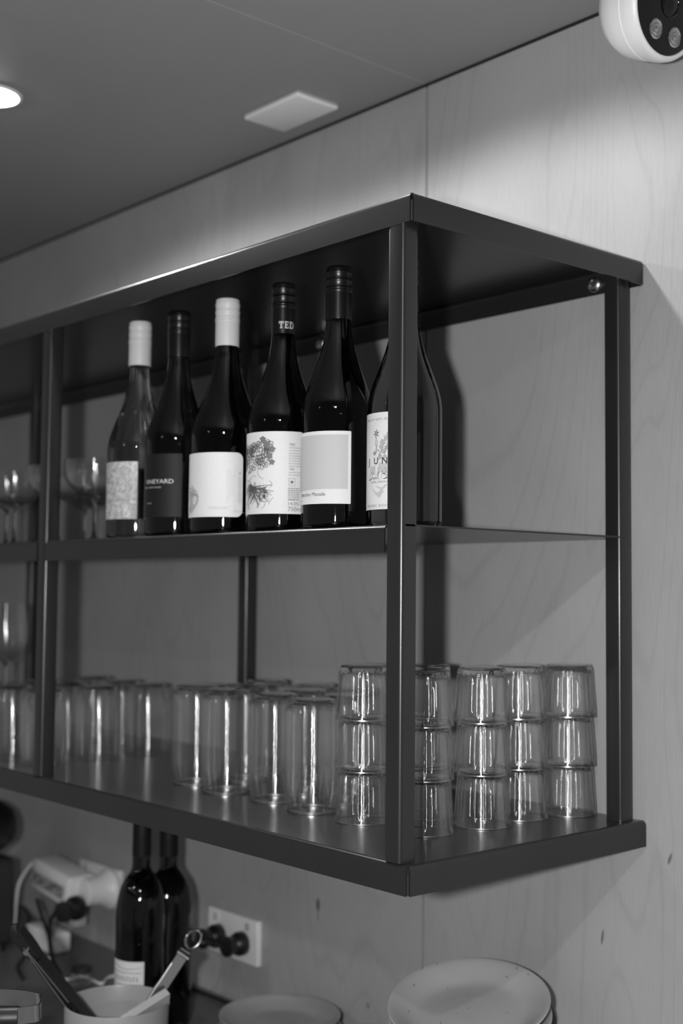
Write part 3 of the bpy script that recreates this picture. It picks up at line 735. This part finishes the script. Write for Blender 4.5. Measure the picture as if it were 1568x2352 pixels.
# right stack: handmade plates that lean further with every plate
RP = .1000; npl = 9; top_c = Vector((-.1671, -.1384, Z0 - .195))
pos = []
p = top_c.copy()
for k in range(npl):
    ang = full * (1 - k / (npl - 1)) if k else full
    up = Matrix.Rotation(ang, 3, axis) @ Vector((0, 0, 1))
    if k == 0: p = top_c - up * .0230
    pos.append((p.copy(), ang)); p = p - up * .0205 if k < npl - 1 else p
names = ['topmost plate of the leaning stoneware stack at right', 'second plate from the top of the leaning right stack', 'third plate from the top of the leaning right stack', 'fourth plate from the top of the leaning right stack', 'plate in the very middle of the leaning right stack',
         'plate just below the middle of the leaning right stack', 'third plate up from the bench in the leaning right stack', 'second plate up from the bench in the leaning right stack', 'lowest plate of the leaning right stack, flat on the bench']
dz = pos[-1][0].z - ZK
for k, (q, ang) in enumerate(pos):
    o = obj('plate', lathe(plate_profile(RP * (1 + .008 * sin(k * 2.2)), .0230), 72, wob(k * 1.3, .004)), M['stone'])
    o.matrix_world = Matrix.Translation(q) @ Matrix.Rotation(ang, 4, axis)
    tag(o, names[k] + ', speckled grey', 'plate', 'leaning stack of stoneware plates')
STK = pos[-1][0].z
def plate_stack(x, y, ztop, n, r, where):
    hgt = (ztop - ZK - .0185) / max(1, n - 1) if n > 1 else 0
    for k in range(n):
        o = obj('plate', lathe(plate_profile(r * (1 + .012 * sin(k * 1.7)), .0185), 72, wob(k * 2.3 + x * 9, .004)), M['ceramic'], None, (x + .002 * sin(k * 3), y, ztop - .0185 - k * hgt))
        tag(o, ('topmost', 'second', 'third', 'lowest')[k if n > 1 else 0] + ' pale glazed plate ' + where, 'plate', 'stacks of small pale plates')
plate_stack(-.574, -.108, Z0 - .320, 4, .0905, 'in the left plate stack below the power outlet')
plate_stack(-.375, -.118, Z0 - .312, 4, .0880, 'in the middle plate stack, in front of the leaning one')

# two tall bottles by the wall
def counter_bottle(x, y, label, lab):
    rz = atan2(CAM.y - y, CAM.x - x)
    t = thing('tall_bottle', label, 'bottle', (x, y, ZK + .0003), rz, 'dark bottles on the bench')
    R = .0373 if lab else .0390; k = 1. if lab else .93
    pr = [(0, .003), (R * .8, .001), (R * .94, .001), (R, .006), (R, .190 * k), (R * .985, .206 * k), (R * .94, .220 * k), (R * .85, .234 * k), (R * .72, .245 * k), (R * .56, .254 * k), (R * .43, .261 * k), (R * .375, .268 * k), (R * .36, .290 * k), (R * .355, .328 * k), (0, .328 * k)]
    obj('glass_body', lathe(pr, 64), M['bg_dark'], t, smooth=50)
    obj('capsule', lathe([(0, .284 * k), (R * .385, .284 * k), (R * .38, .310 * k), (R * .375, .3355 * k), (R * .35, .337 * k), (0, .337 * k)], 40), M['capmatte'], t)
    if lab:
        l_ = obj('label', patch(R + .0004, -100, 10, .058, .134, n=30), M['paper'], t); Rl = R + .0006
        ik = Ink(); rr = random.Random(5); ik.stroke([(-50, 128), (-36, 124.5), (-22, 123), (-8, 124), (4, 126)], .9)
        for z in (117, 99, 94, 88, 83, 78): bartext(ik, -56 + rr.uniform(0, 4), 2, z, 1.2, rr)
        for k in range(9): ik.bar(-46 + k * 5.2, -44.4 + k * 5.2, 105, 112); ik.bar(-46 + k * 5.2, -43 + k * 5.2, 111 if k % 2 else 105, 112 if k % 2 else 106)
        ik.put('print', l_, 'inkmid', Rl)
    return t
counter_bottle(-.7514, -.24, 'dark bench bottle with pale label, left one of the two below the shelf', True)
counter_bottle(-.8052, -.155, 'dark bench bottle without visible label, right one of the two below the shelf', False)

# power outlet by the plates, with two black plugs
def plug(name, label, x, y, z, r, ln, cord, tilt=0., cr_=.0032, m='blackp'):
    t = thing(name, label, 'plug', (x, y, z))
    b = obj('plug_body', lathe([(0, 0), (r * .92, 0), (r, .003), (r, ln * .30), (r * .90, ln * .42), (r * .72, ln * .55), (r * .74, ln * .80), (r * .86, ln * .90), (r * .84, ln * .98), (r * .6, ln), (0, ln)], 32), M[m], t); b.rotation_euler = (pi / 2, 0, tilt)
    obj('cord', tube([(a - x, b_ - y, c - z) for a, b_, c in cord], cr_, 10), M[m], t)
    return t
ol = thing('power_outlet', 'white double power outlet with two black plugs on the wall below the shelf', 'outlet', (-.826, 0, Z0 - .277))
obj('cover_plate', box(-.070, .070, -.0115, 0, -.037, .037, .003, 3), M['white'], ol)
for s in (-1, 1):
    obj('switch', box(s * .045 - .006, s * .045 + .006, -.0142, -.0112, .018, .030, .0012), M['white2'], ol)
    obj('socket_face', lathe([(0, .0124), (.019, .0124), (.0195, .0110), (0, .0110)], 32), M['white2'], ol, (s * .033, 0, -.004)).rotation_euler = (pi / 2, 0, 0)
plug('power_plug', 'left black plug in the double outlet beside the dark bottles', -.859, -.0125, Z0 - .282, .0195, .040, [(-.860, -.048, Z0 - .282), (-.856, -.078, Z0 - .2876), (-.866, -.10, Z0 - .3041), (-.8875, -.102, Z0 - .330), (-.905, -.075, Z0 - .365), (-.9244, -.0548, Z0 - .3812)])
plug('power_plug', 'right black plug in the double outlet, nearest the plates', -.793, -.0125, Z0 - .281, .0195, .038, [(-.795, -.046, Z0 - .283), (-.812, -.085, Z0 - .272), (-.835, -.105, Z0 - .290), (-.860, -.120, Z0 - .318), (-.898, -.100, Z0 - .353), (-.925, -.032, Z0 - .380), (-.864, -.0270, Z0 - .3812), (-.79, -.0250, Z0 - .3812), (-.70, -.02, Z0 - .3812)])
# left outlet with white adaptor, black plug and leads
o2 = thing('power_outlet', 'white power outlet behind the labelled adaptor at lower left', 'outlet', (-1.262, 0, Z0 - .268))
obj('cover_plate', box(-.075, .075, -.0115, 0, -.037, .037, .003, 3), M['white'], o2)
for s in (-1, 1): obj('switch', box(s * .045 - .006, s * .045 + .006, -.0142, -.0112, .018, .030, .0012), M['white2'], o2)
ad = thing('power_adaptor', 'white power adaptor with handwritten tape reading FOH LAPTO plugged in at lower left', 'adaptor', (-1.262, -.0145, Z0 - .262))
fl = obj('plug_block', lathe([(0, -.020), (.022, -.020), (.025, -.018), (.027, .010), (.034, .026), (.038, .030), (.038, .036), (.034, .040), (0, .040)], 36), M['white'], ad); fl.rotation_euler = (-pi / 2, 0, 0); fl.location = (.052, -.0385, -.004)
bk = obj('brick', box(-.075, .075, -.030, .030, -.030, .030, .008, 3), M['white'], ad); bk.rotation_euler = (0, radians(6), 0); bk.location = (-.045, -.050, .0)
obj('tape', box(-.068, .062, -.0307, -.0299, -.020, .010), M['papergrey'], bk)
me = text_mesh('FOH LAPTO', .0265, 1.0, 'CENTER', .12, .0006); o = link('lettering', me, M['ink'], bk, smooth=0)
o.data.transform(Matrix.Translation((-.004, -.0310, -.0135)) @ Matrix.Rotation(pi / 2, 4, 'X') @ Matrix.Scale(.80, 4, (1, 0, 0)))
obj('side_plug', box(.004, .028, -.062, -.036, -.074, -.028, .004), M['white2'], ad)
AO = Vector((-1.262, -.0145, Z0 - .262))
def AW(pts): return [Vector((p[0], p[1], p[2] + Z0)) - AO for p in pts]
obj('cord', tube(AW([(-1.375, -.062, -.252), (-1.395, -.075, -.236), (-1.4108, -.10, -.2736), (-1.4075, -.11, -.3137), (-1.393, -.12, -.3553), (-1.385, -.13, -.3815)]), .0030, 8), M['white'], ad)
plug('power_plug', 'black plug hanging under the white labelled adaptor', -1.214, -.082, Z0 - .292, .0225, .046, [(-1.222, -.124, Z0 - .294), (-1.214, -.140, Z0 - .312), (-1.195, -.150, Z0 - .340), (-1.170, -.158, Z0 - .364), (-1.1345, -.1621, Z0 - .3806)], .35, .0040)
for nm, lab, pts, r, mm in (('black_lead', 'black lead running down from under the labelled adaptor', [(-1.3415, -.10, -.2995), (-1.2905, -.115, -.3211), (-1.2385, -.13, -.341), (-1.1928, -.148, -.3613), (-1.1707, -.1553, -.3803), (-1.1139, -.1695, -.3812)], .0034, 'blackp'),
                            ('black_lead', 'black lead curving behind the upright tongs at lower left', [(-1.4487, -.08, -.3359), (-1.3923, -.09, -.3429), (-1.3143, -.138, -.3603), (-1.2519, -.170, -.3740), (-1.2200, -.2000, -.3810), (-1.1500, -.2250, -.3812)], .0034, 'blackp'),
                            ('white_lead', 'white lead trailing over the bench behind the utensil crock', [(-1.2409, -.12, -.3659), (-1.211, -.135, -.3665), (-1.1844, -.165, -.3793), (-1.1306, -.1897, -.3820), (-1.1003, -.172, -.3820), (-1.0926, -.1359, -.3820), (-1.0403, -.134, -.3820), (-1.0619, -.1069, -.3820), (-1.0667, -.0675, -.3820)], .0026, 'white')):
    tag(obj(nm, tube([(p[0], p[1], p[2] + Z0) for p in pts], r, 8), M[mm]), lab, 'cable')
wp = thing('white_charger', 'white charger block lying on the bench behind the left tongs', 'charger', (-1.300, -.095, ZK + .0002))
obj('body', box(-.060, .050, -.022, .022, 0, .040, .008, 3), M['white'], wp); obj('pins', box(-.066, -.059, -.008, .008, .014, .026), M['blackp'], wp)
sg = thing('small_jar', 'small clear glass jar with metal lid on the bench behind the crock', 'jar', (-1.055, -.165, ZK + .0002))
obj('body', lathe([(0, 0), (.017, 0), (.019, .003), (.019, .022), (.016, .027), (.0145, .027), (.0165, .022), (.0165, .005), (0, .004)], 32), M['glass'], sg); obj('lid', lathe([(0, .026), (.0172, .026), (.0172, .033), (.015, .035), (0, .035)], 32), M['applgrey'], sg)

# dark appliance at the far left
ap = thing('coffee_grinder', 'dark grey appliance with black domed hopper, cut by the left edge', 'appliance', (-1.415, -.225, ZK))
obj('hopper', lathe([(.060, .175), (.085, .190), (.100, .205), (.105, .222), (.104, .240), (.096, .258), (.078, .272), (.045, .281), (0, .283), ], 48), M['blackp'], ap)
obj('casing', box(-.12, .082, -.075, .075, .012, .176, .012, 3), M['applgrey'], ap)
for sx in (-.10, .062):
    for sy in (-.055, .055): obj('rubber_foot', lathe([(0, 0), (.012, 0), (.012, .013), (0, .013)], 16), M['blackp'], ap, (sx, sy, 0))

# utensil crock with two pairs of tongs and a wooden scraper
CX, CY, CRZ = -.600, -.372, Z0 - .255
hc = CRZ - ZK
tag(obj('utensil_crock', lathe([(0, 0), (.060, 0), (.064, .004), (.0685, .05), (.0705, hc - .003), (.0700, hc), (.0688, hc), (.0680, hc - .003), (.0665, hc - .021), (.0640, hc - .023), (.062, .05), (.058, .006), (0, .005)], 64), M['ceramic'], None, (CX, CY, ZK + .0002)), 'pale grey round crock holding tongs at the bottom left', 'crock')
def tongs(label, head, foot, side, spread, handle_m, blade_m, w, capped):
    head, foot, side = Vector(head), Vector(foot), Vector(side).normalized()
    t = thing('tongs', label, 'tongs', foot, 0, 'steel kitchen tongs in the crock')
    ax = (foot - head).normalized(); sd = (side - ax * side.dot(ax)).normalized(); nrmv = ax.cross(sd); L_ = (foot - head).length
    def P(f, s): return head + ax * (L_ * f) + sd * (spread * s * (max(f, 0) ** .75)) - foot
    for s in (-1, 1):
        a = obj('arm', strap([P(.06, s * .35), P(.25, s), P(.5, s), P(.8, s), P(1., s)], w, .0016, nrmv), M[blade_m], t)
        obj('grip', strap([P(.16, s * 1.0) , P(.3, s * 1.08), P(.5, s * 1.08), P(.70, s * 1.05), P(.8, s * 1.02)], w * .92, .0065, nrmv), M[handle_m], a)
    obj('hinge', tube([head + ax * (L_ * .085) - nrmv * (w * .62) - foot, head + ax * (L_ * .085) + nrmv * (w * .62) - foot], .0045, 12, 0), M['chrome'], t)
    ring = [head - foot + ax * (-.004 + (.009 if capped else .013) * cos(a)) + nrmv * ((.004 if capped else .010) * sin(a)) for a in [2 * pi * k / 12 for k in range(13)]]
    obj('pull_ring', tube(ring, .0016 if not capped else .0045, 8, 3), M['chrome' if not capped else 'blackp'], t)
    if capped: obj('head_cap', strap([P(-.03, 0), P(.06, 0), P(.15, 0)], lambda f: w * (.62 + .25 * sin(pi * f)), .016, nrmv), M['blackp'], t)
    return t
tongs('black-gripped tongs leaning left out of the crock, black locking head up', (-.6283, -.5047, Z0 - .1490), (-.6270, -.338, Z0 - .368), (1, .85, 0), .0080, 'blackp', 'chrome', .019, True)
tongs('bright steel tongs leaning right out of the crock with a wire pull ring', (-.5551, -.2816, Z0 - .182), (-.6020, -.412, Z0 - .372), (.9, -.5, .1), .0075, 'chrome', 'chrome', .015, False)
ws = obj('wooden_scraper', strap([(-.5508, -.3233, Z0 - .2466), (-.5540, -.3789, Z0 - .2665), (-.5590, -.4030, Z0 - .2790)], lambda f: .022 - .002 * f, .011, (.5, -.1, .85), 2), M['wood'])
tag(ws, 'pale wooden scraper standing in the crock beside the bright tongs', 'utensil')

# black-handled steel tool at the lower left edge
ha = thing('bar_tool', 'black-handled tool with a bright steel band at the lower left corner', 'utensil', (-.455, -.615, ZK + .02))
base = Vector((-.455, -.615, ZK + .02))
def W_(p): return Vector((p[0], p[1], p[2] + Z0)) - base
B_ = [W_(p) for p in ((-.5263, -.6055, -.1837), (-.470, -.5826, -.1772), (-.4380, -.5770, -.1745), (-.4203, -.5847, -.1713), (-.4029, -.595, -.1740), (-.408, -.6110, -.1752), (-.4132, -.6218, -.1758), (-.4311, -.6419, -.179))]
obj('steel_band', strap(B_, .019, .0016, (.05, -.05, 1), 5), M['chrome'], ha)
obj('handle', tube([B_[6] + Vector((.001, .006, -.002)), B_[7], B_[7] + Vector((-.030, -.032, -.01)), B_[7] + Vector((-.08, -.06, -.06)), B_[7] + Vector((-.10, -.07, -.19))], lambda f: .0125, 14, 6), M['blackp'], ha)
